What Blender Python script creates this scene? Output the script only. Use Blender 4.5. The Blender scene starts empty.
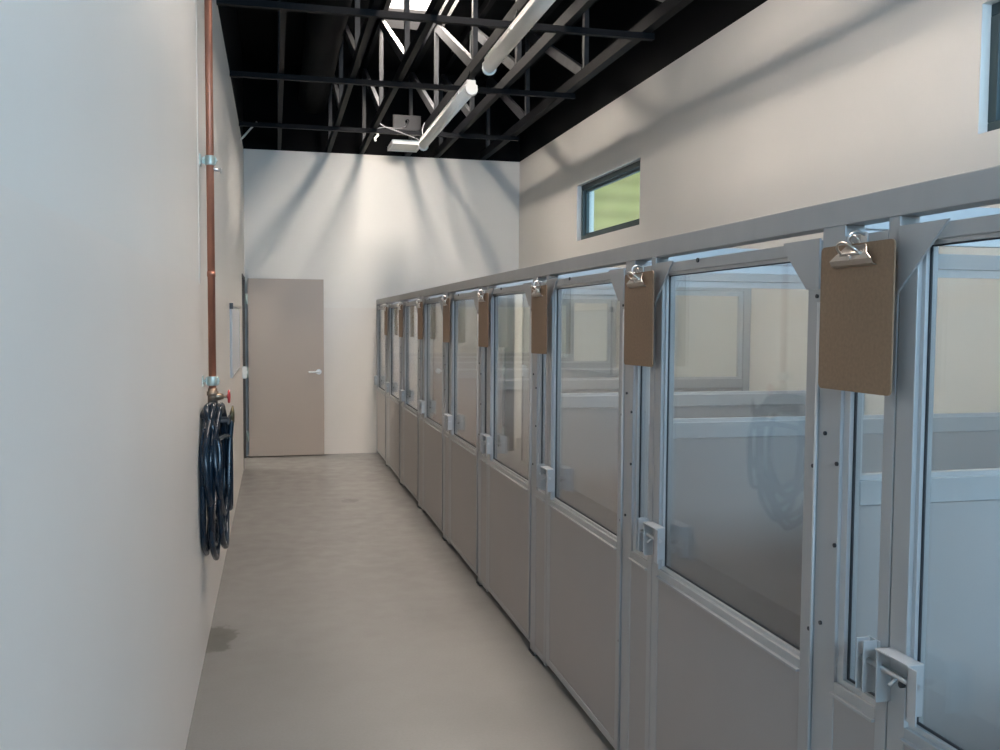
import bpy, bmesh, math, random
from mathutils import Vector, Matrix
random.seed(4)
S = bpy.context.scene
COL = S.collection

# ------------------------------------------------------------------ camera
YAW, PITCH, ROLL, FPX, CH = .2378, .0558, .0060, 930.1, 1.589
f = Vector((math.sin(YAW)*math.cos(PITCH), math.cos(YAW)*math.cos(PITCH), -math.sin(PITCH)))
r = Vector((math.cos(YAW), -math.sin(YAW), 0)); u = r.cross(f)
r2 = r*math.cos(ROLL)+u*math.sin(ROLL); u2 = u*math.cos(ROLL)-r*math.sin(ROLL)
cd = bpy.data.cameras.new('camera'); cam = bpy.data.objects.new('camera', cd); COL.objects.link(cam)
cd.sensor_width = 36; cd.lens = FPX*.036; cd.clip_start = .02; cd.clip_end = 200
m = Matrix((r2, u2, -f)).transposed().to_4x4(); m.translation = (0, 0, CH); cam.matrix_world = m
S.camera = cam
# ------------------------------------------------------------------ light and exposure
w = bpy.data.worlds.new('sky'); S.world = w; w.use_nodes = True
bg = w.node_tree.nodes['Background']; bg.inputs[0].default_value = (.45, .72, 1, 1); bg.inputs[1].default_value = 3.2
FAR_SKYLIGHT = (120, 108, 96)      # radiance of the frosted skylights
NEAR_SKYLIGHT = (36.5, 32.0, 28.5)
BACK_DAYLIGHT = (172, 262, 375)   # daylight coming through the window behind the camera
sd = bpy.data.lights.new('sun', 'SUN'); sd.energy = 3.0; sd.angle = .01; sd.color = (1, .93, .8)
so = bpy.data.objects.new('sun', sd); COL.objects.link(so)
so.rotation_euler = Vector((.25, .75, -.62)).to_track_quat('-Z', 'Y').to_euler()
S.view_settings.view_transform = 'Standard'; S.view_settings.look = 'None'
S.view_settings.gamma = 1; S.view_settings.use_curve_mapping = False
S.view_settings.exposure = 0.0
S.cycles.transparent_max_bounces = 32

# ------------------------------------------------------------------ dimensions
A, B, L, W, H = .336, 1.198, 11.311, 2.976, 3.589
P = 1.2084
ROOF = 4.6; BACK = -2.5
WZ0, WZ1 = 2.42, 2.975

# ------------------------------------------------------------------ materials
def mat(name, col, rough=.5, metal=0., var=.0, scale=8., bump=0., bscale=60., spec=.5, stretch=None, two=None):
    M = bpy.data.materials.new(name); M.use_nodes = True; n = M.node_tree.nodes; l = M.node_tree.links
    b = n['Principled BSDF']; b.inputs['Roughness'].default_value = rough; b.inputs['Metallic'].default_value = metal
    b.inputs['Specular IOR Level'].default_value = spec
    b.inputs['Base Color'].default_value = (*col, 1)
    tc = n.new('ShaderNodeTexCoord'); mp = n.new('ShaderNodeMapping'); l.new(tc.outputs['Object'], mp.inputs[0])
    if stretch: mp.inputs['Scale'].default_value = stretch
    if var:
        nz = n.new('ShaderNodeTexNoise'); nz.inputs['Scale'].default_value = scale; nz.inputs['Detail'].default_value = 5
        l.new(mp.outputs[0], nz.inputs['Vector'])
        cr = n.new('ShaderNodeValToRGB'); cr.color_ramp.elements[0].position = .3; cr.color_ramp.elements[1].position = .7
        c1 = tuple(c*(1-var) for c in col); c2 = tuple(min(1, c*(1+var)) for c in col)
        if two: c1 = two
        cr.color_ramp.elements[0].color = (*c1, 1); cr.color_ramp.elements[1].color = (*c2, 1)
        l.new(nz.outputs['Fac'], cr.inputs[0]); l.new(cr.outputs[0], b.inputs['Base Color'])
    if bump:
        nb = n.new('ShaderNodeTexNoise'); nb.inputs['Scale'].default_value = bscale; nb.inputs['Detail'].default_value = 3
        l.new(mp.outputs[0], nb.inputs['Vector'])
        bp = n.new('ShaderNodeBump'); bp.inputs['Strength'].default_value = bump; bp.inputs['Distance'].default_value = .01
        l.new(nb.outputs['Fac'], bp.inputs['Height']); l.new(bp.outputs[0], b.inputs['Normal'])
    return M
def emis(name, col, s):
    M = bpy.data.materials.new(name); M.use_nodes = True; n = M.node_tree.nodes; l = M.node_tree.links
    n.remove(n['Principled BSDF']); e = n.new('ShaderNodeEmission'); e.inputs[0].default_value = (*col, 1); e.inputs[1].default_value = s
    l.new(e.outputs[0], n['Material Output'].inputs[0]); return M
def glass(name, tint, f0=.04, rough=.0, haze=0.):
    M = bpy.data.materials.new(name); M.use_nodes = True; n = M.node_tree.nodes; l = M.node_tree.links
    n.remove(n['Principled BSDF'])
    t = n.new('ShaderNodeBsdfTransparent'); t.inputs[0].default_value = (*tint, 1)
    g = n.new('ShaderNodeBsdfGlossy'); g.inputs['Roughness'].default_value = rough; g.inputs[0].default_value = (1, 1, 1, 1)
    lw = n.new('ShaderNodeLayerWeight'); lw.inputs[0].default_value = .5
    p = n.new('ShaderNodeMath'); p.operation = 'POWER'; p.inputs[1].default_value = 5; l.new(lw.outputs['Facing'], p.inputs[0])
    q = n.new('ShaderNodeMath'); q.operation = 'MULTIPLY_ADD'; q.inputs[1].default_value = 1-f0; q.inputs[2].default_value = f0; l.new(p.outputs[0], q.inputs[0])
    mx = n.new('ShaderNodeMixShader'); l.new(q.outputs[0], mx.inputs[0]); l.new(t.outputs[0], mx.inputs[1]); l.new(g.outputs[0], mx.inputs[2])
    out = mx
    if haze:
        d = n.new('ShaderNodeBsdfDiffuse'); d.inputs[0].default_value = (.74, .82, .95, 1)
        m2 = n.new('ShaderNodeMixShader'); m2.inputs[0].default_value = haze
        l.new(mx.outputs[0], m2.inputs[1]); l.new(d.outputs[0], m2.inputs[2]); out = m2
    l.new(out.outputs[0], n['Material Output'].inputs[0]); return M

M = {}
M['paint'] = mat('cream_wall_paint', (.695, .668, .625), .5, var=.02, scale=1.2, bump=.04, bscale=140)
M['dado'] = mat('lower_wall_panel', (.675, .632, .585), .38, var=.02, scale=1.5, bump=.03, bscale=90)
M['black'] = mat('black_ceiling_paint', (.0015, .0015, .002), .8, spec=.15, var=.3, scale=4)
M['blackwood'] = mat('black_painted_lumber', (.0025, .003, .0045), .6, spec=.12, var=.3, scale=9)
M['weblumber'] = mat('black_truss_web', (.035, .036, .04), .5, var=.3, scale=9)
M['alu'] = mat('satin_aluminium', (.40, .40, .40), .48, .25, var=.03, scale=14, stretch=(1, 1, .2))
M['alu_bright'] = mat('bright_aluminium', (.5, .505, .51), .42, .35, var=.03, scale=20)
M['alu_seam'] = mat('dark_gasket', (.03, .032, .038), .5)
M['panel'] = mat('warm_grey_kennel_panel', (.335, .31, .297), .42, var=.02, scale=3, bump=.05, bscale=220)
M['bolt'] = mat('dark_bolt', (.06, .06, .065), .35, .8)
M['glass'] = glass('kennel_pane', (.985, .995, .99), f0=.04, haze=.028)
M['glass2'] = glass('partition_pane', (.99, 1., .995), f0=.03)
M['wglass'] = glass('window_pane', (.97, .99, .97))
M['board'] = mat('brown_hardboard', (.235, .145, .085), .6, var=.10, scale=120, bump=.03)
M['clip'] = mat('nickel_clip', (.52, .48, .44), .3, 1.)
M['copper'] = mat('copper', (.40, .17, .11), .42, .6, var=.22, scale=14, stretch=(1, 1, .25))
M['zinc'] = mat('zinc_clamp', (.45, .50, .45), .45, .6)
M['brass'] = mat('aged_brass', (.30, .22, .16), .4, .8, var=.2, scale=60)
M['red'] = mat('red_valve_handle', (.45, .035, .035), .4)
M['hose'] = mat('blue_black_hose', (.005, .014, .026), .24, var=.3, scale=12)
M['hose_green'] = mat('hose_coupling', (.10, .08, .04), .4, .6)
M['door'] = mat('tan_door_paint', (.36, .30, .258), .42, var=.02, scale=2)
M['bronze'] = mat('dark_bronze_paint', (.035, .028, .024), .5)
M['steel'] = mat('brushed_steel', (.6, .6, .6), .3, .9)
M['white'] = mat('white_plastic', (.80, .80, .77), .4, var=.02, scale=20)
M['lens'] = mat('prismatic_cover', (.62, .62, .56), .3, var=.06, scale=40)
M['teal'] = mat('teal_window_metal', (.030, .052, .056), .5, .0)
M['wb'] = mat('whiteboard_face', (.60, .63, .68), .25)
M['siding'] = None
M['ext_white'] = mat('exterior_white_trim', (.8, .84, .86), .6)
M['eave'] = mat('exterior_eave', (.40, .46, .22), .7, var=.05)
M['cable'] = mat('grey_cable', (.13, .13, .14), .5)
M['galv'] = mat('grey_painted_plate', (.035, .035, .04), .5, .0)

def siding_mat():
    X = mat('yellow_green_siding', (.50, .56, .22), .7); n = X.node_tree.nodes; l = X.node_tree.links
    tc = n.new('ShaderNodeTexCoord'); wv = n.new('ShaderNodeTexWave'); wv.bands_direction = 'Z'; wv.inputs['Scale'].default_value = 1.1
    l.new(tc.outputs['Object'], wv.inputs['Vector'])
    cr = n.new('ShaderNodeValToRGB'); cr.color_ramp.elements[0].color = (.38, .275, .075, 1); cr.color_ramp.elements[1].color = (.50, .385, .12, 1)
    l.new(wv.outputs['Color'], cr.inputs[0]); l.new(cr.outputs[0], n['Principled BSDF'].inputs['Base Color']); return X
M['siding'] = siding_mat()

def floor_mat():
    X = mat('sealed_concrete', (.335, .322, .30), .34); n = X.node_tree.nodes; l = X.node_tree.links; b = n['Principled BSDF']
    tc = n.new('ShaderNodeTexCoord')
    def noise(s, d=6):
        z = n.new('ShaderNodeTexNoise'); z.inputs['Scale'].default_value = s; z.inputs['Detail'].default_value = d
        l.new(tc.outputs['Object'], z.inputs['Vector']); return z
    n1, n2, n3 = noise(1.3), noise(7), noise(90, 2)
    def ramp(src, p0, p1, c0, c1):
        c = n.new('ShaderNodeValToRGB'); c.color_ramp.elements[0].position = p0; c.color_ramp.elements[1].position = p1
        c.color_ramp.elements[0].color = (*c0, 1); c.color_ramp.elements[1].color = (*c1, 1); l.new(src, c.inputs[0]); return c
    c1 = ramp(n1.outputs['Fac'], .3, .7, (.163, .154, .145), (.196, .187, .176))
    c2 = ramp(n2.outputs['Fac'], .3, .75, (.93, .93, .93), (1.05, 1.05, 1.05))
    c3 = ramp(n3.outputs['Fac'], .3, .7, (.95, .95, .95), (1.04, 1.04, 1.04))
    def mul(a, c, fac=1.):
        q = n.new('ShaderNodeMix'); q.data_type = 'RGBA'; q.blend_type = 'MULTIPLY'; q.inputs['Factor'].default_value = fac
        l.new(a, q.inputs['A']); l.new(c, q.inputs['B']); return q.outputs['Result']
    col = mul(mul(c1.outputs[0], c2.outputs[0]), c3.outputs[0])
    def stain(col, cx, cy, sx, sy, dark, seed):
        mp = n.new('ShaderNodeMapping'); mp.inputs['Location'].default_value = (-cx/sx, -cy/sy, 0); mp.inputs['Scale'].default_value = (1/sx, 1/sy, 0)
        l.new(tc.outputs['Object'], mp.inputs[0])
        ln = n.new('ShaderNodeVectorMath'); ln.operation = 'LENGTH'; l.new(mp.outputs[0], ln.inputs[0])
        z = noise(seed, 4); ad = n.new('ShaderNodeMath'); ad.operation = 'MULTIPLY_ADD'; ad.inputs[1].default_value = 1.5
        l.new(z.outputs['Fac'], ad.inputs[0]); l.new(ln.outputs['Value'], ad.inputs[2])
        c = ramp(ad.outputs[0], .8, .8, dark, (1, 1, 1)); c.color_ramp.elements[0].position = .0
        c.color_ramp.elements[0].position = .62*1; c.color_ramp.elements[1].position = .95
        # scale into ramp range
        dv = n.new('ShaderNodeMath'); dv.operation = 'MULTIPLY'; dv.inputs[1].default_value = .5; l.new(ad.outputs[0], dv.inputs[0]); l.new(dv.outputs[0], c.inputs[0])
        c.color_ramp.elements[0].position = .72; c.color_ramp.elements[1].position = .80
        return mul(col, c.outputs[0])
    col = stain(col, -.29, 4.80, .12, .24, (.50, .50, .46), 9)
    col = stain(col, .64, 8.28, .10, .12, (.60, .60, .60), 14)
    l.new(col, b.inputs['Base Color'])
    rr = ramp(n2.outputs['Fac'], .3, .7, (.28, .28, .28), (.42, .42, .42)); l.new(rr.outputs[0], b.inputs['Roughness'])
    return X
M['floor'] = floor_mat()

# ------------------------------------------------------------------ mesh helpers
class MB:
    def __init__(s): s.bm = bmesh.new(); s.mi = 0
    def box(s, x0, x1, y0, y1, z0, z1):
        v = [s.bm.verts.new((x, y, z)) for x in (x0, x1) for y in (y0, y1) for z in (z0, z1)]
        for q in ((0, 1, 3, 2), (4, 6, 7, 5), (0, 4, 5, 1), (2, 3, 7, 6), (0, 2, 6, 4), (1, 5, 7, 3)):
            fc = s.bm.faces.new([v[i] for i in q]); fc.material_index = s.mi
        return s
    def bar(s, p, q, w, h, up=(1, 0, 0)):
        p, q = Vector(p), Vector(q); d = (q-p).normalized(); a = Vector(up); a = (a-d*a.dot(d)).normalized(); c = d.cross(a)
        v = [s.bm.verts.new(o+a*(i*w/2)+c*(j*h/2)) for o in (p, q) for i, j in ((-1, -1), (1, -1), (1, 1), (-1, 1))]
        for t in ((3, 2, 1, 0), (4, 5, 6, 7), (0, 1, 5, 4), (1, 2, 6, 5), (2, 3, 7, 6), (3, 0, 4, 7)):
            fc = s.bm.faces.new([v[i] for i in t]); fc.material_index = s.mi
        return s
    def tube(s, pts, rad, n=12, caps=True, closed=False):
        pts = [Vector(p) for p in pts]; N = len(pts); rad = rad if isinstance(rad, (list, tuple)) else [rad]*N
        rings = []; prev = None
        for i, p in enumerate(pts):
            if closed: d = pts[(i+1) % N]-pts[i-1]
            else: d = pts[min(i+1, N-1)]-pts[max(i-1, 0)]
            d.normalize()
            if prev is None:
                a = Vector((0, 0, 1)) if abs(d.z) < .9 else Vector((1, 0, 0))
            else: a = prev
            a = (a-d*a.dot(d)).normalized(); prev = a; c = d.cross(a)
            rings.append([s.bm.verts.new(p+(a*math.cos(t)+c*math.sin(t))*rad[i]) for t in [2*math.pi*k/n for k in range(n)]])
        R = range(N if closed else N-1)
        for i in R:
            j = (i+1) % N
            for k in range(n):
                fc = s.bm.faces.new((rings[i][k], rings[i][(k+1) % n], rings[j][(k+1) % n], rings[j][k])); fc.smooth = True; fc.material_index = s.mi
        if caps and not closed:
            s.bm.faces.new(rings[0][::-1]).material_index = s.mi; s.bm.faces.new(rings[-1]).material_index = s.mi
        return s
    def prism_x(s, poly, x0, x1):      # poly in (y, z)
        a = [s.bm.verts.new((x0, y, z)) for y, z in poly]; b = [s.bm.verts.new((x1, y, z)) for y, z in poly]; n = len(poly)
        s.bm.faces.new(a); s.bm.faces.new(b[::-1])
        for i in range(n): s.bm.faces.new((a[i], b[i], b[(i+1) % n], a[(i+1) % n]))
        return s
    def build(s, name, ms, parent=None, bevel=0., loc=None):
        bmesh.ops.recalc_face_normals(s.bm, faces=s.bm.faces)
        me = bpy.data.meshes.new(name); s.bm.to_mesh(me); s.bm.free()
        for x in (ms if isinstance(ms, (list, tuple)) else [ms]): me.materials.append(M[x])
        o = bpy.data.objects.new(name, me); COL.objects.link(o)
        if parent: o.parent = parent
        if loc: o.location = loc
        if bevel:
            bv = o.modifiers.new('bevel', 'BEVEL'); bv.width = bevel; bv.segments = 2; bv.limit_method = 'ANGLE'
        return o
def tag(o, label, cat, group=None):
    o['label'] = label; o['category'] = cat
    if group: o['group'] = group
    return o
def thing(name, label, cat, loc=(0, 0, 0), group=None):
    o = bpy.data.objects.new(name, None); o.empty_display_size = .05; COL.objects.link(o); o.location = loc
    return tag(o, label, cat, group)
def struct(name, mb, ms, parent=None, bevel=0.):
    o = mb.build(name, ms, parent, bevel); o['kind'] = 'structure'; return o
def copy_tree(o, parent=None):
    c = o.copy(); COL.objects.link(c); c.parent = parent
    for ch in list(o.children): copy_tree(ch, c)
    return c
def smooth_path(pts, sub=8, closed=False):
    pts = [Vector(p) for p in pts]; n = len(pts); out = []
    for i in range(n if closed else n-1):
        g = (lambda k: pts[k % n]) if closed else (lambda k: pts[max(0, min(n-1, k))])
        p0, p1, p2, p3 = g(i-1), g(i), g(i+1), g(i+2)
        for k in range(sub):
            t = k/sub; out.append(.5*((2*p1)+(p2-p0)*t+(2*p0-5*p1+4*p2-p3)*t*t+(3*p1-p0-3*p2+p3)*t**3))
    if not closed: out.append(pts[-1])
    return out

# ------------------------------------------------------------------ room shell
DY0, DY1, DH = 10.33, 11.20, 2.10     # doorway in the left wall
T = .18; TL = .10
struct('floor', MB().box(-3.0, W+T, BACK-T, 12.6, -.15, 0), 'floor')
# left wall: black above H, cream below, panel up to 1.76
mb = MB()
mb.box(-A-TL, -A, BACK, DY0, 1.76, H); mb.box(-A-TL, -A, DY0, DY1, DH, H); mb.box(-A-TL, -A, DY1, L, 1.76, H)
mb.mi = 1; mb.box(-A-TL, -A, BACK, L, H, ROOF+.02)
mb.mi = 2; mb.box(-A-TL, -A+.002, BACK, DY0, 0, 1.76); mb.box(-A-TL, -A+.002, DY1, L, 0, 1.76)
struct('wall_left', mb, ['paint', 'black', 'dado'])
mb = MB(); mb.box(-A-T, W+T, L, L+T, 1.76, H); mb.mi = 1; mb.box(-A-T, W+T, L, L+T, H, ROOF+.02)
mb.mi = 2; mb.box(-A-T, W+T, L-.002, L+T, 0, 1.76)
struct('wall_end', mb, ['paint', 'black', 'dado'])
BW = (.1, 2.7, 2.35, 3.45)
mb = MB(); mb.box(-A-T, BW[0], BACK-T, BACK, 0, H); mb.box(BW[1], W+T, BACK-T, BACK, 0, H); mb.box(BW[0], BW[1], BACK-T, BACK, 0, BW[2]); mb.box(BW[0], BW[1], BACK-T, BACK, BW[3], H); mb.mi = 1; mb.box(-A-T, W+T, BACK-T, BACK, H, ROOF+.02)
struct('wall_back', mb, ['paint', 'black'])
WINS = [(7.355, 9.02), (1.82, 3.49)]
mb = MB(); mb.box(W, W+T, BACK, L, 0, WZ0); mb.box(W, W+T, BACK, L, WZ1, H)
for a, b in ((BACK, WINS[1][0]), (WINS[1][1], WINS[0][0]), (WINS[0][1], L)): mb.box(W, W+T, a, b, WZ0, WZ1)
mb.mi = 1; mb.box(W, W+T, BACK, L, H, ROOF+.02)
struct('wall_right', mb, ['paint', 'black'])
# windows
for i, (y0, y1) in enumerate(WINS):
    x0 = W+.045; fr = MB(); t = .05
    fr.box(x0, x0+.07, y0, y1, WZ0, WZ0+t); fr.box(x0, x0+.07, y0, y1, WZ1-t, WZ1)
    fr.box(x0, x0+.07, y0, y0+t, WZ0+t, WZ1-t); fr.box(x0, x0+.07, y1-t, y1, WZ0+t, WZ1-t)
    wn = struct('window_%d' % (i+1), fr, 'teal', bevel=.004)
    s = MB(); t2 = .018; a, b, c, d = y0+t+.004, y1-t-.004, WZ0+t+.004, WZ1-t-.004; xs = x0+.03
    s.box(xs, xs+.03, a, b, c, c+t2); s.box(xs, xs+.03, a, b, d-t2, d); s.box(xs, xs+.03, a, a+t2, c+t2, d-t2); s.box(xs, xs+.03, b-t2, b, c+t2, d-t2)
    s.build('sash', 'teal', wn)
    MB().box(xs+.012, xs+.018, a+t2, b-t2, c+t2, d-t2).build('pane', 'wglass', wn)
    ld = bpy.data.lights.new('window_portal', 'AREA'); ld.shape = 'RECTANGLE'; ld.size = WZ1-WZ0; ld.size_y = y1-y0; ld.cycles.is_portal = True
    lo = bpy.data.objects.new('window_portal', ld); COL.objects.link(lo); lo.location = (W+T+.01, (y0+y1)/2, (WZ0+WZ1)/2); lo.rotation_euler = (0, math.radians(90), 0)
# large window behind the camera
fr = MB(); t = .05; a, b, c, d = BW; y0 = BACK-.12
fr.box(a, b, y0, y0+.06, c, c+t); fr.box(a, b, y0, y0+.06, d-t, d)
for xx in (a, (a+b-t)/2, b-t): fr.box(xx, xx+t, y0, y0+.06, c+t, d-t)
wn = struct('window_5', fr, 'teal', bevel=.004)
MB().box(a+t, b-t, y0+.028, y0+.034, c+t, d-t).build('pane', 'wglass', wn)
ld = bpy.data.lights.new('back_window_daylight', 'AREA'); ld.shape = 'RECTANGLE'; ld.size = b-a; ld.size_y = d-c; ld.energy = 100; ld.color = [v/100 for v in BACK_DAYLIGHT]
lo = bpy.data.objects.new('back_window_daylight', ld); COL.objects.link(lo); lo.location = ((a+b)/2, BACK-T-.02, (c+d)/2); lo.rotation_euler = (math.radians(90), 0, 0)
# ceiling deck with two skylight wells
SKY = [(1.06, 1.70, 8.3, 9.7), (.75, 1.75, 2.6, 5.6)]
mb = MB(); ya = BACK-T
for sx0, sx1, a, b in sorted(SKY, key=lambda q: q[2]):
    mb.box(-A-T, W+T, ya, a, ROOF, ROOF+.2); mb.box(-A-T, sx0, a, b, ROOF, ROOF+.2); mb.box(sx1, W+T, a, b, ROOF, ROOF+.2); ya = b
mb.box(-A-T, W+T, ya, L+T, ROOF, ROOF+.2)
struct('ceiling', mb, 'black')
M['skylens0'] = emis('skylight_diffuser', [c/100 for c in FAR_SKYLIGHT], 100)
M['skylens1'] = emis('skylight_diffuser', [c/100 for c in NEAR_SKYLIGHT], 100)
for k, (SKX0, SKX1, a, b) in enumerate(SKY):
    c = MB(); t = .03
    c.box(SKX0-t, SKX0, a-t, b+t, ROOF+.2, ROOF+.46); c.box(SKX1, SKX1+t, a-t, b+t, ROOF+.2, ROOF+.46)
    c.box(SKX0, SKX1, a-t, a, ROOF+.2, ROOF+.46); c.box(SKX0, SKX1, b, b+t, ROOF+.2, ROOF+.46)
    sk = struct('window_%d' % (k+3), c, 'galv')
    MB().box(SKX0, SKX1, a, b, ROOF+.40, ROOF+.42).build('skylight_lens', 'skylens%d' % k, sk)
# doorway: bronze frame, tan leaf swung against the end wall
c = MB(); J = .035
c.box(-A-TL-.01, -A+.006, DY0, DY0+J, 0, DH); c.box(-A-TL-.01, -A+.006, DY1-J, DY1, 0, DH); c.box(-A-TL-.01, -A+.006, DY0+J, DY1-J, DH-J, DH)
tr = struct('trim_1', c, 'bronze')
LY = 11.195
lf = struct('door_1', MB().box(-.300, .566, LY-.0, LY+.042, .012, 2.09), 'door', bevel=.002)
h = MB(); hx = .505
h.tube([(hx, LY-.001, 1.0), (hx, LY-.012, 1.0)], .032, 20); h.tube([(hx, LY-.012, 1.0), (hx, LY-.055, 1.0)], .011, 12)
h.tube(smooth_path([(hx, LY-.055, 1.0), (hx-.03, LY-.06, 1.0), (hx-.12, LY-.055, .998)]), .010, 12)
h.build('door_handle', 'steel', lf)
MB().box(.566, .568, LY+.01, LY+.032, .94, 1.06).build('latch_plate', 'steel', lf)
for z in (1.85, 1.0, .25):
    q = MB(); q.box(-.345, -.300, LY-.003, LY+.001, z-.055, z+.055); q.tube([(-.318, LY-.006, z-.06), (-.318, LY-.006, z+.06)], .008, 10)
    q.build('hinge', 'zinc', lf)
# vestibule beyond the doorway
mb = MB(); x0, x1, y0, y1, zt = -2.6, -A-TL, 9.4, 12.4, 2.7
mb.box(x0-.1, x0, y0, y1, 0, zt); mb.box(x0-.1, x1, y0-.1, y0, 0, zt); mb.box(x0-.1, x1, y1, y1+.1, 0, zt); mb.box(x0-.1, x1, y0-.1, y1+.1, zt, zt+.1); mb.box(x1, x1+.02, L+T, y1+.1, 0, zt)
struct('wall_vestibule', mb, 'paint')
vd = bpy.data.lights.new('vestibule_lamp', 'AREA'); vd.energy = 60; vd.size = .6; vd.color = (1, .96, .86)
vo = bpy.data.objects.new('vestibule_lamp', vd); COL.objects.link(vo); vo.location = (-1.5, 10.9, 2.66)
# caulked joint running up the left wall near the pipe
struct('trim_2', MB().box(-A, -A+.0025, 4.50, 4.512, 1.76, H), 'paint')

# ------------------------------------------------------------------ outside the windows
e = thing('exterior_building', 'yellow-green sided building wall seen outside through the high window', 'building', (6.5, 15, 0))
MB().box(-2.6, 5, 0, .3, 0, 4.6).build('siding_wall', 'siding', e)
MB().box(-3.0, -2.6, -.05, .35, 0, 4.6).build('corner_trim', 'ext_white', e, .01)
MB().box(-3.2, 5, -9, .35, 4.6, 4.8).build('soffit', 'eave', e, .01)

# ------------------------------------------------------------------ roof trusses
ZT = ROOF-.12
def truss(x, wd, label, hh=.085):
    t = thing('roof_truss', label, 'truss', (x, 0, H), 'black roof trusses running along the room')
    top = ZT-H
    MB().box(-wd/2, wd/2, BACK, L-.002, .0, hh).build('bottom_chord', 'blackwood', t)
    MB().box(-wd/2, wd/2, BACK, L-.002, top, top+.085).build('top_chord', 'blackwood', t)
    ys = [11.0, 9.22, 7.40, 5.58, 3.76, 1.94, .12]
    for i, y in enumerate(ys):
        if y < 3: break
        MB().bar((0, y, hh), (0, y, top), .038, .06).build('web', 'weblumber', t)
        if i < len(ys)-1:
            yn = ys[i+1]
            MB().bar((0, yn+.06, hh*.9), (0, y-.04, top), .038, .085).build('web', 'weblumber', t)
    return t
TX = [(.07, .04, 'black roof truss closest to the left wall with the copper pipe'),
      (.64, .045, 'black roof truss second from the left wall, left of the skylight'),
      (1.025, .045, 'black roof truss under the left edge of the skylight'),
      (1.57, .06, 'black roof truss directly above the white strip lights'),
      (1.93, .05, 'black roof truss just right of the strip lights'),
      (2.50, .07, 'black roof truss closest to the right wall with the windows')]
for x, wd, lb in TX: truss(x, wd, lb)
names = ['farthest black cross bar across the trusses, near the end wall', 'second farthest black cross bar, above the far strip light',
         'third black cross bar from the end wall, crossing between the two strip lights', 'black cross bar over the trusses just out of the top of the view', ]
for y, nm in zip((9.80, 7.86, 6.12), names):
    tag(MB().box(-A+.002, 2.56, y-.022, y+.022, H-.042, H-.001).build('cross_bar', 'blackwood'), nm, 'beam', 'black cross bars tying the trusses')
tag(MB().tube([(.46, 3.5, 4.2), (.46, 8, 4.2), (.46, L-.002, 4.2)], .17, 32).build('air_duct', 'black'), 'round black air duct running along the dark ceiling left of the skylight', 'duct')

# ------------------------------------------------------------------ ceiling fixtures
def strip_light(y0, y1, label):
    t = thing('strip_light', label, 'ceiling light', (1.46, (y0+y1)/2, 3.355), 'white strip lights under the trusses')
    hl = (y1-y0)/2
    MB().box(-.035, .035, -hl+.02, hl-.02, .03, .07).build('housing', 'white', t, .004)
    pts = [(-.046, 0.03)]+[(-.048*math.cos(a), .03-.068*math.sin(a)) for a in [math.pi*k/12 for k in range(13)]]+[(.046, .03)]
    q = bmesh.new(); o = MB(); o.bm.free(); o.bm = q
    r0 = [q.verts.new((x, -hl+.015, z)) for x, z in pts]; r1 = [q.verts.new((x, hl-.015, z)) for x, z in pts]; n = len(pts)
    for i in range(n): fc = q.faces.new((r0[i], r0[(i+1) % n], r1[(i+1) % n], r1[i])); fc.smooth = 0 < i < n-2
    q.faces.new(r0[::-1]); q.faces.new(r1)
    o.build('tube_cover', 'white', t)
    for s in (-1, 1):
        o = MB(); o.tube([(0, s*(hl-.03), -.0), (0, s*hl, -.0)], [.052, .046], 20); o.build('end_cap', 'white', t)
    for s in (-.4, .15):
        o = MB(); o.box(-.062, .062, s*hl*2-.008, s*hl*2+.008, .012, .034); o.build('cover_clip', 'steel', t)
    for s in (-.6, .6):
        o = MB(); o.bar((.03, s*hl, .065), (.085, s*hl, .262), .012, .012, (0, 1, 0)); o.build('hanger', 'blackwood', t)
    return t
strip_light(6.98, 9.36, 'far white strip light hanging under the trusses near the end wall')
strip_light(4.02, 6.42, 'nearer white strip light hanging under the trusses, cut by the top of the view')
t = thing('ceiling_panel_light', 'small flat white square fixture hanging beside the far strip light', 'ceiling light', (1.37, 10.05, 3.455))
o = MB(); a, b, c, d = -.16, .16, -.22, .22; k = .022
o.box(a, b, c, c+k, 0, .045); o.box(a, b, d-k, d, 0, .045); o.box(a, a+k, c+k, d-k, 0, .045); o.box(b-k, b, c+k, d-k, 0, .045); o.box(a+k, b-k, c+k, d-k, .02, .045)
o.build('fixture_frame', 'white', t, .002)
MB().box(a+k, b-k, c+k, d-k, .008, .018).build('diffuser', 'lens', t)
for yy in (0, .15): MB().bar((.0, yy, .045), (.16, yy, .19), .01, .01).build('bracket', 'blackwood', t)
t = thing('junction_plate', 'dark grey square plate fixed between trusses behind the light cables', 'plate', (1.5, 10.8, 3.80))
MB().box(-.16, .16, 0, .05, 0, .17).build('plate', 'galv', t, .003)
MB().tube([(.0, -.001, .10), (.0, -.03, .10)], .02, 14).build('knockout', 'black', t)
for pts, nm in (([(1.024, 10.4, 3.70), (1.199, 10.4, 3.735), (1.332, 10.4, 3.73), (1.432, 10.5, 3.773), (1.487, 10.65, 3.86), (1.5, 10.76, 3.90)], 'thin grey cable looping up to the dark plate above the far strip light'),
                ([(1.047, 9.72, 3.65), (1.12, 9.72, 3.60), (1.27, 9.70, 3.55), (1.40, 9.55, 3.47), (1.455, 9.38, 3.40)], 'thin grey cable sagging left of the far strip light end'),
                ([(1.53, 9.70, 3.66), (1.50, 9.66, 3.58), (1.49, 9.55, 3.50), (1.475, 9.38, 3.41)], 'short grey cable curling down into the end of the far strip light')):
    tag(MB().tube(smooth_path(pts), .005, 8).build('cable', 'cable'), nm, 'cable', 'grey cables at the far strip light')
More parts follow.
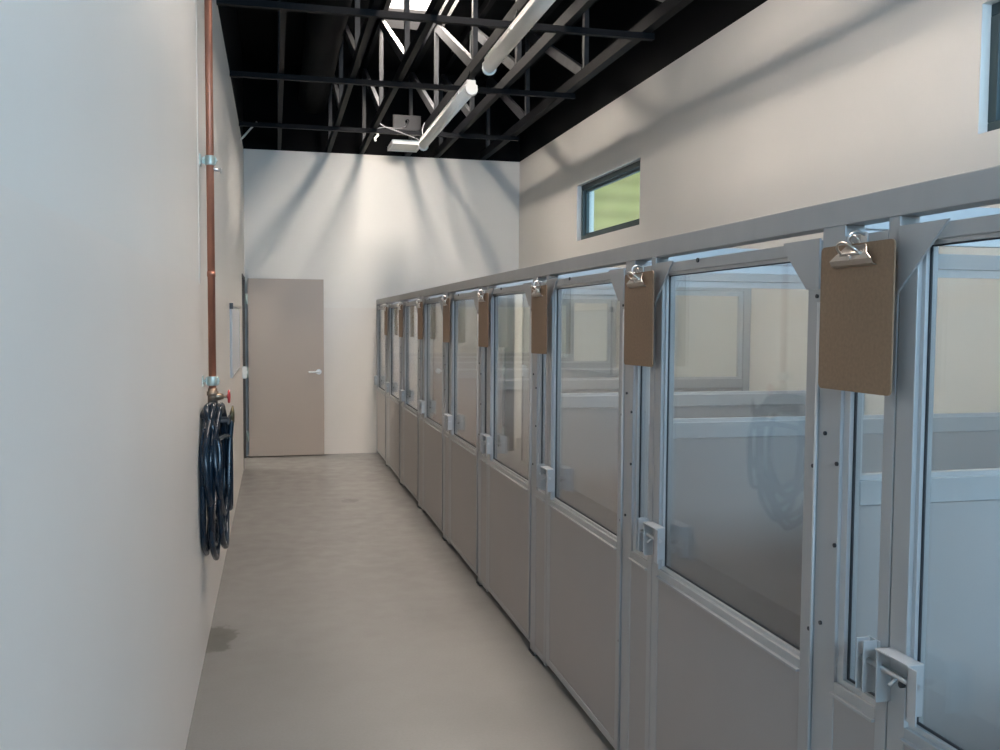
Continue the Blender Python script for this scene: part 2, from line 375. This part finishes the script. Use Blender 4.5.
tag(MB().tube(smooth_path([(1.052, 10., 3.625), (1.068, 9.98, 3.59), (1.075, 9.98, 3.56), (1.055, 9.98, 3.54), (1.045, 9.98, 3.52), (1.05, 9.98, 3.50)]), .011, 8).build('hook', 'white'),
    'small white hook hanging from a black truss left of the flat fixture', 'hook')
tag(MB().tube([(-A, 10.3, 3.50), (-.165, 10.3, 3.70)], .010, 8).build('conduit_stub', 'white'), 'thin white rod slanting up off the left wall at the ceiling', 'rod')

# ------------------------------------------------------------------ kennel fronts
D0 = 1.875; DW = .936      # nearest-complete door starts here, width
TOPZ = 1.78; GB = .80; BOT = .035
def bolt(parent, y, z, x=B, rr=.0048):
    MB().tube([(x+.001, y, z), (x-.004, y, z)], rr, 10).build('bolt', 'bolt', parent)
def kennel_door(y0, label):
    """hinged door: y = 0 at its hinge side (nearer), DW at its latch side"""
    t = thing('kennel_door', label, 'kennel door', (B, y0, 0), 'grey kennel doors along the aisle')
    s = .052; d = .045
    fr = MB()
    fr.box(0, d, 0, s, BOT, TOPZ); fr.box(0, d, DW-s, DW, BOT, TOPZ); fr.box(0, d, s, DW-s, TOPZ-.030, TOPZ)
    fr.box(0, d, s, DW-s, GB-.03, GB); fr.box(0, d, s, DW-s, BOT, BOT+.03)
    fr.build('frame', 'alu', t, .002)
    # glazing bead
    b = MB(); k = .010; xa, xb = .010, .018
    y_a, y_b, z_a, z_b = s, DW-s, GB, TOPZ-.030
    b.box(xa, xb, y_a, y_a+k, z_a, z_b); b.box(xa, xb, y_b-k, y_b, z_a, z_b); b.box(xa, xb, y_a+k, y_b-k, z_b-.008, z_b); b.box(xa, xb, y_a+k, y_b-k, z_a, z_a+k)
    b.build('glazing_bead', 'alu_bright', t)
    g = MB(); k2 = .015
    g.box(.0185, .0215, y_a, y_a+k2, z_a, z_b); g.box(.0185, .0215, y_b-k2, y_b, z_a, z_b); g.box(.0185, .0215, y_a+k2, y_b-k2, z_a, z_a+k2); g.box(.0185, .0215, y_a+k2, y_b-k2, z_b-.011, z_b)
    g.build('gasket', 'alu_seam', t)
    MB().box(.022, .028, y_a, y_b, z_a, z_b).build('glass_pane', 'glass', t)
    MB().box(.002, .03, s-.002, DW-s+.002, BOT+.028, GB-.028).build('lower_panel', 'panel', t)
    MB().box(-.010, .002, s-.002, DW-s, GB-.028, GB-.022).build('sill_strip', 'alu', t, .001)
    MB().prism_x([(DW-.001, TOPZ+.004), (DW-.138, TOPZ+.004), (DW-.001, TOPZ-.125)], -.005, -.0005).build('gusset', 'alu', t)
    MB().prism_x([(.002, TOPZ+.004), (.155, TOPZ+.004), (.155, TOPZ-.012), (.052, TOPZ-.11), (.002, TOPZ-.11)], -.005, -.0005).build('gusset', 'alu', t)
    hg = MB(); hg.tube([(-.004, -.001, BOT+.02), (-.004, -.001, TOPZ-.14)], .0045, 8); hg.build('hinge', 'alu', t)
    for z in (1.654, 1.267, .888, .45):
        bolt(t, .012, z, 0); 
    bolt(t, .63, TOPZ-.005, 0, .007)
    # latch: bracket on the latch-side stile with a sliding rod
    lt = MB(); yb = DW
    lt.box(-.0035, -.0005, yb-.105, yb-.005, .905, .945)       # mounting plate
    lt.box(-.036, -.0035, yb-.105, yb-.005, .941, .945)        # top flange
    lt.box(-.038, -.0035, yb-.108, yb-.104, .845, .945)        # plate standing out
    lt.box(-.038, -.0345, yb-.132, yb-.104, .838, .944)        # face plate
    lt.box(-.034, -.0005, yb-.010, yb-.006, .835, .945)
    lo = lt.build('latch', 'alu_bright', t, .0006)
    rd = MB(); rd.tube([(-.022, yb-.115, .905), (-.022, yb+.06, .905)], .006, 12); rd.tube([(-.022, yb-.06, .905), (-.042, yb-.06, .890)], .0035, 8)
    rd.build('latch_rod', 'steel', lo)
    rd = MB(); rd.tube([(-.002, yb-.05, .885), (-.010, yb-.05, .885)], .007, 8); rd.build('screw', 'bolt', lo)
    return t
def side_panel(y0, label):
    """fixed panel: narrow glazed strip, then the post on its far side; y = 0 at nearer edge"""
    t = thing('kennel_side_panel', label, 'kennel panel', (B, y0, 0), 'fixed narrow kennel panels between the doors')
    d = .045; wG0, wG1, wE = .035, .181, .266
    p = MB(); p.box(0, .05, wG1, wE, .0, 1.805); p.build('post', 'alu', t, .002)
    fr = MB(); fr.box(0, d, 0, wG0, .015, 1.805); fr.box(0, d, wG0, wG1, TOPZ-.04, TOPZ); fr.box(0, d, wG0, wG1, GB-.03, GB); fr.box(0, d, wG0, wG1, .02, .05)
    fr.build('frame', 'alu', t, .002)
    b = MB(); k = .008; b.box(.008, .018, wG1-.022, wG1, GB, TOPZ-.04); b.box(.008, .018, wG0, wG0+k, GB, TOPZ-.04); b.box(.008, .018, wG0+k, wG1-.022, GB, GB+.012)
    b.build('glazing_bead', 'alu_bright', t)
    b = MB(); b.box(.0185, .0215, wG1-.028, wG1-.02, GB, TOPZ-.04); b.box(.0185, .0215, wG0+k, wG1-.028, GB+.01, GB+.017); b.build('gasket', 'alu_seam', t)
    MB().box(.022, .028, wG0, wG1, GB, TOPZ-.04).build('glass_pane', 'glass', t)
    MB().box(.002, .03, wG0-.002, wG1+.002, .048, GB-.028).build('lower_panel', 'panel', t)
    MB().box(-.008, .001, wG0, wG1+.005, GB-.030, GB-.024).build('sill_strip', 'alu', t, .001)
    for y in (.235,):
        for z in (1.732, 1.347, .916): bolt(t, y, z, 0)
    for z in (1.285, 1.104): bolt(t, .188, z, 0)
    # keeper plates beside the latch
    q = MB()
    for yy in (.052, .030): q.box(-.034, -.0005, yy, yy+.003, .838, .945)
    q.box(-.003, -.0003, .022, .06, .838, .945)
    q.build('latch_keeper', 'alu_bright', t, .0006)
    q = MB(); q.tube(smooth_path([(.0, .111, 1.776), (-.018, .111, 1.782), (-.034, .111, 1.776), (-.038, .111, 1.766), (-.036, .111, 1.756), (-.028, .111, 1.758)]), .0032, 8)
    q.box(-.003, .0, .100, .122, 1.752, 1.782); q.build('hanging_hook', 'steel', t)
    q = MB(); q.box(0, .05, wG1+.01, wE-.01, .0, .012); q.box(-.008, .058, wG1, wE, 0, .006); q.build('foot', 'bolt', t)
    return t
ordn = ['nearest', 'second', 'third', 'fourth', 'fifth', 'sixth', 'seventh', 'eighth', 'ninth']
for k in range(-1, 8):
    i = k+1
    if i == 0: lb = 'nearest grey kennel door with glass upper half, cut by the right edge of the view'
    elif i == 8: lb = 'farthest grey kennel door, its glass upper half right against the end wall'
    else: lb = '%s grey kennel door from the camera, glass above a plain panel' % ordn[i]
    y0 = D0+P*k
    if k == -1: pd = kennel_door(y0, lb)
    else:
        o = copy_tree(pd); o.location.y = y0; o['label'] = lb
for k in range(8):
    lb = ('nearest fixed narrow kennel panel and post, behind the largest clipboard' if k == 0 else
          'farthest fixed narrow kennel panel and post near the end wall' if k == 7 else
          '%s fixed narrow kennel panel and post from the camera' % ordn[k])
    y0 = 1.607+P*k
    if k == 0: sp = side_panel(y0, lb)
    else:
        o = copy_tree(sp); o.location.y = y0; o['label'] = lb
tag(MB().box(B-.001, B+.05, .60, L-.003, 1.805, 1.862).build('kennel_top_rail', 'alu', None, .002), 'long grey metal rail running along the top of all the kennels', 'rail')
tag(MB().box(B+.0, B+.045, L-.035, L-.003, 0, 1.804).build('end_post', 'alu', None, .002), 'slim grey post fixing the kennel row to the end wall', 'post')

# partitions between kennels
def partition(y, label):
    t = thing('kennel_partition', label, 'partition', (B+.052, y, 0), 'glazed partitions dividing the kennels')
    X = W-.003-(B+.052); s = .05; sf = .018; d = .02
    fr = MB(); fr.box(0, sf, -d, d, .03, 1.80); fr.box(X-s, X, -d, d, 0, 1.80); fr.box(0, X, -d, d, 1.80, 1.858); fr.box(sf, X-s, -d, d, 1.185, 1.242); fr.box(sf, X-s, -d, d, .03, .07)
    fr.build('frame', 'alu', t, .002)
    b = MB(); k = .03; za, zb = 1.242, 1.80
    b.box(sf, sf+.010, -.010, .010, za, zb); b.box(X-s-k, X-s, -.010, .010, za, zb); b.box(sf+.010, X-s-k, -.010, .010, zb-k, zb); b.box(sf+.010, X-s-k, -.010, .010, za, za+.012)
    b.build('glazing_bead', 'alu_bright', t)
    MB().box(sf+.010, X-s-k, -.003, .003, za+.012, zb-k).build('glass_pane', 'glass2', t)
    MB().box(sf, X-s, -.012, .012, .07, 1.185).build('lower_panel', 'panel', t)
    return t
for k in range(-1, 8):
    lb = ('kennel partition closing the camera side of the nearest kennel' if k < 0 else
          'nearest kennel partition, grey panel below glass, seen through the nearest door' if k == 0 else
          'farthest kennel partition near the end wall' if k == 7 else
          '%s kennel partition from the camera, glass above grey panel' % ordn[k])
    y = 1.832+P*k
    if k == -1: pt = partition(y, lb)
    else:
        o = copy_tree(pt); o.location.y = y; o['label'] = lb

# ------------------------------------------------------------------ clipboards
def clipboard(y, label):
    """hangs on the hook; origin at its middle, top edge"""
    t = thing('clipboard', label, 'clipboard', (B-.034, y, 1.757), 'brown clipboards hanging along the kennels')
    hw, ht, rc = .124, .306, .012; poly = []
    for cy, cz, a0 in ((hw-rc, -rc, 0), (-hw+rc, -rc, 90), (-hw+rc, -ht+rc, 180), (hw-rc, -ht+rc, 270)):
        for j in range(5):
            a = math.radians(a0+j*22.5); poly.append((cy+rc*math.cos(a), cz+rc*math.sin(a)))
    MB().prism_x(poly, 0, .0035).build('board', 'board', t)
    c = MB()   # arched jaw plate
    prof = [(-.001, -.048), (-.010, -.044), (-.015, -.034), (-.012, -.022), (-.005, -.012), (-.001, -.004)]
    vs = []
    for x, z in prof:
        hwj = .070 if z < -.03 else .060-.03*(z+.03)/.03
        vs.append((c.bm.verts.new((x, -hwj, z)), c.bm.verts.new((x, hwj, z)), c.bm.verts.new((x+.0012, -hwj, z+.0008)), c.bm.verts.new((x+.0012, hwj, z+.0008))))
    for a, b in zip(vs, vs[1:]):
        c.bm.faces.new((a[0], a[1], b[1], b[0])); c.bm.faces.new((a[2], b[2], b[3], a[3])); c.bm.faces.new((a[0], b[0], b[2], a[2])); c.bm.faces.new((a[1], a[3], b[3], b[1]))
    cl = c.build('clip', 'clip', t)
    q = MB(); q.tube([(-.012, -.035, -.022), (-.012, .035, -.022)], .004, 8)
    q.tube(smooth_path([(-.012, -.030, -.022), (-.024, -.027, -.012), (-.032, -.016, -.003), (-.034, 0, .0), (-.032, .016, -.003), (-.024, .027, -.012), (-.012, .030, -.022)]), .0028, 8)
    q.build('clip_lever', 'clip', cl)
    MB().tube([(-.001, 0, -.030), (-.018, 0, -.030)], .006, 10).build('rivet', 'clip', cl)
    q = MB(); q.tube(smooth_path([(0, -.012, .0), (-.006, -.012, .010), (-.006, 0, .016), (-.006, .012, .010), (0, .012, .0)]), .0022, 6)
    q.build('hanging_loop', 'clip', cl)
    return t
for k in range(8):
    lb = ('largest and nearest brown clipboard hanging in front of the post' if k == 0 else
          'smallest brown clipboard, the farthest one next to the end wall' if k == 7 else
          '%s brown clipboard from the camera along the kennel row' % ordn[k])
    y = 1.700+P*k-(0, .03, .05, .10, .12, .12, .12, .12)[k]
    if k == 0: cb = clipboard(y, lb)
    else:
        o = copy_tree(cb); o.location.y = y; o['label'] = lb; o.rotation_euler.x = random.uniform(-.02, .02)

# ------------------------------------------------------------------ copper pipe, valve, hose, whiteboard
PX, PY = -.290, 4.63
t = thing('copper_pipe', 'tall copper water pipe running up the left wall', 'pipe', (PX, PY, 1.27))
MB().tube([(0, 0, 0), (0, 0, H-1.27+.6)], .0175, 20).build('pipe', 'copper', t)
MB().tube([(0, 0, .53), (0, 0, .555)], .0192, 20).build('coupling', 'copper', t)
for z, s in ((2.345, 1), (1.305, -1)):
    z -= 1.27; q = MB(); q.tube([(0, 0, z-.022), (0, 0, z+.022)], .024, 20); q.box(-.03, .03, -.006, .006, z-.018, z+.018) if s < 0 else q.box(-.036, .028, -.005, .005, z-.016, z+.016)
    q.box(-.046, -.040, -.035, .035, z-.025, z+.025); q.tube([(-.045, 0, z), (-.02, 0, z)], .007, 8)
    q.tube([(.030, -.014, z), (.030, .014, z)], .005, 8); q.build('pipe_clamp', 'zinc', t, .001)
q = MB(); q.tube([(.0, .0, 1.045), (.022, 0, 1.035), (.045, 0, 1.030)], .008, 8); q.tube([(.045, 0, 1.030), (.052, 0, 1.030)], .013, 12); q.build('drain_screw', 'steel', t)
t = thing('hose_valve', 'brass water valve with red wheel handle at the foot of the copper pipe', 'valve', (PX, PY-.0, 1.23))
q = MB(); q.tube([(0, 0, .04), (0, 0, -.035)], [.021, .024], 16); q.tube([(0, 0, .0), (.025, 0, .0), (.05, 0, .0)], [.020, .019, .013], 14)
q.tube([(0, 0, .005), (0, 0, .025)], .027, 6); q.tube([(0, 0, -.03), (-.012, -.01, -.06)], [.018, .016], 14); q.build('valve_body', 'brass', t)
q = MB(); q.tube([(.045, 0, 0), (.075, 0, 0)], .006, 8); q.build('stem', 'brass', t)
q = MB()
q.tube([(.075, .028*math.cos(a), .028*math.sin(a)) for a in [2*math.pi*k/20 for k in range(20)]], .0055, 8, closed=True)
for a in range(4): q.tube([(.072, 0, 0), (.075, .028*math.cos(a*math.pi/2+.4), .028*math.sin(a*math.pi/2+.4))], .0045, 6)
q.tube([(.066, 0, 0), (.082, 0, 0)], .010, 10); q.build('handle', 'red', t)
# hose rack hook on the wall and the coiled hose
t = thing('hose_rack', 'metal bracket on the left wall that carries the coiled hose', 'hook', (-A, 4.62, 1.12))
q = MB(); q.box(.002, .008, -.09, .09, -.03, .03); q.bar((.006, -.07, 0), (.12, -.07, .0), .01, .03, (0, 0, 1)); q.bar((.006, .07, 0), (.12, .07, .0), .01, .03, (0, 0, 1)); q.bar((.12, -.075, 0.0), (.12, .075, 0.0), .03, .008, (0, 0, 1)); q.build('bracket', 'galv', t)
hs = []
rnd = random.Random(11)
N = 8
for i in range(N):
    xo = -A+.018+.018*(i % 5)+rnd.uniform(-.004, .004)+(.014 if i > 4 else 0)
    wy = .25+rnd.uniform(-.07, .05); zb = .49+.05*((i*3) % 5)+rnd.uniform(-.02, .02); cy = 4.56+rnd.uniform(-.04, .04)
    xs = xo+.03*(1 if i % 2 else 0)
    zt = 1.175+.012*(i % 3)
    loop = [(-.13, zt-.02), (0, zt), (.13, zt-.02), (wy*.9, 1.03), (wy, .88), (wy*.78, zb+.10), (.04, zb), (-.04, zb), (-wy*.78, zb+.10), (-wy, .88), (-wy*.9, 1.03)]
    for j, (yy, zz) in enumerate(loop):
        hs.append((xo+(xs-xo)*math.sin(math.pi*j/10.)+rnd.uniform(-.003, .003), cy+yy, zz))
hose_pts = smooth_path([(PX-.012, PY-.01, 1.175), (PX-.01, PY-.03, 1.13), (-A+.09, PY-.12, 1.17)]+hs+[(-.225, 4.78, 1.02), (-.222, 4.86, .92), (-.222, 4.84, .70), (-.222, 4.78, .66), (-.225, 4.72, .72), (-.222, 4.76, .95), (-.212, 4.80, 1.10)], 7)
t = thing('coiled_hose', 'dark blue garden hose coiled in long loops hanging below the red valve', 'hose', (0, 0, 0))
MB().tube(hose_pts, .0135, 10).build('hose', 'hose', t)
MB().tube([(-.212, 4.80, 1.09), (-.209, 4.805, 1.13), (-.206, 4.812, 1.17)], [.0155, .012, .004], 12).build('hose_nozzle', 'hose_green', t)
# whiteboard and wall switch
t = thing('whiteboard', 'white wall board with thin dark frame on the left wall before the doorway', 'whiteboard', (-A, 8.22, 1.165))
MB().box(.0025, .016, -.79, .79, 0, .535).build('board_face', 'wb', t)
q = MB(); q.box(.0025, .020, -.80, -.79, -.01, .545); q.box(.0025, .020, .79, .80, -.01, .545); q.box(.0025, .020, -.79, .79, -.01, 0); q.box(.0025, .020, -.79, .79, .535, .545); q.build('board_frame', 'alu', t)
q = MB(); q.box(.002, .028, -.81, -.77, .52, .565); q.build('corner_cap', 'alu_seam', t)
t = thing('wall_switch', 'small white switch box on the left wall beside the doorway', 'switch', (-A, 10.22, 1.05))
MB().box(.0025, .045, -.04, .04, -.065, .065).build('switch_plate', 'white', t, .004)
MB().box(.045, .053, -.008, .008, -.015, .015).build('toggle', 'white', t)
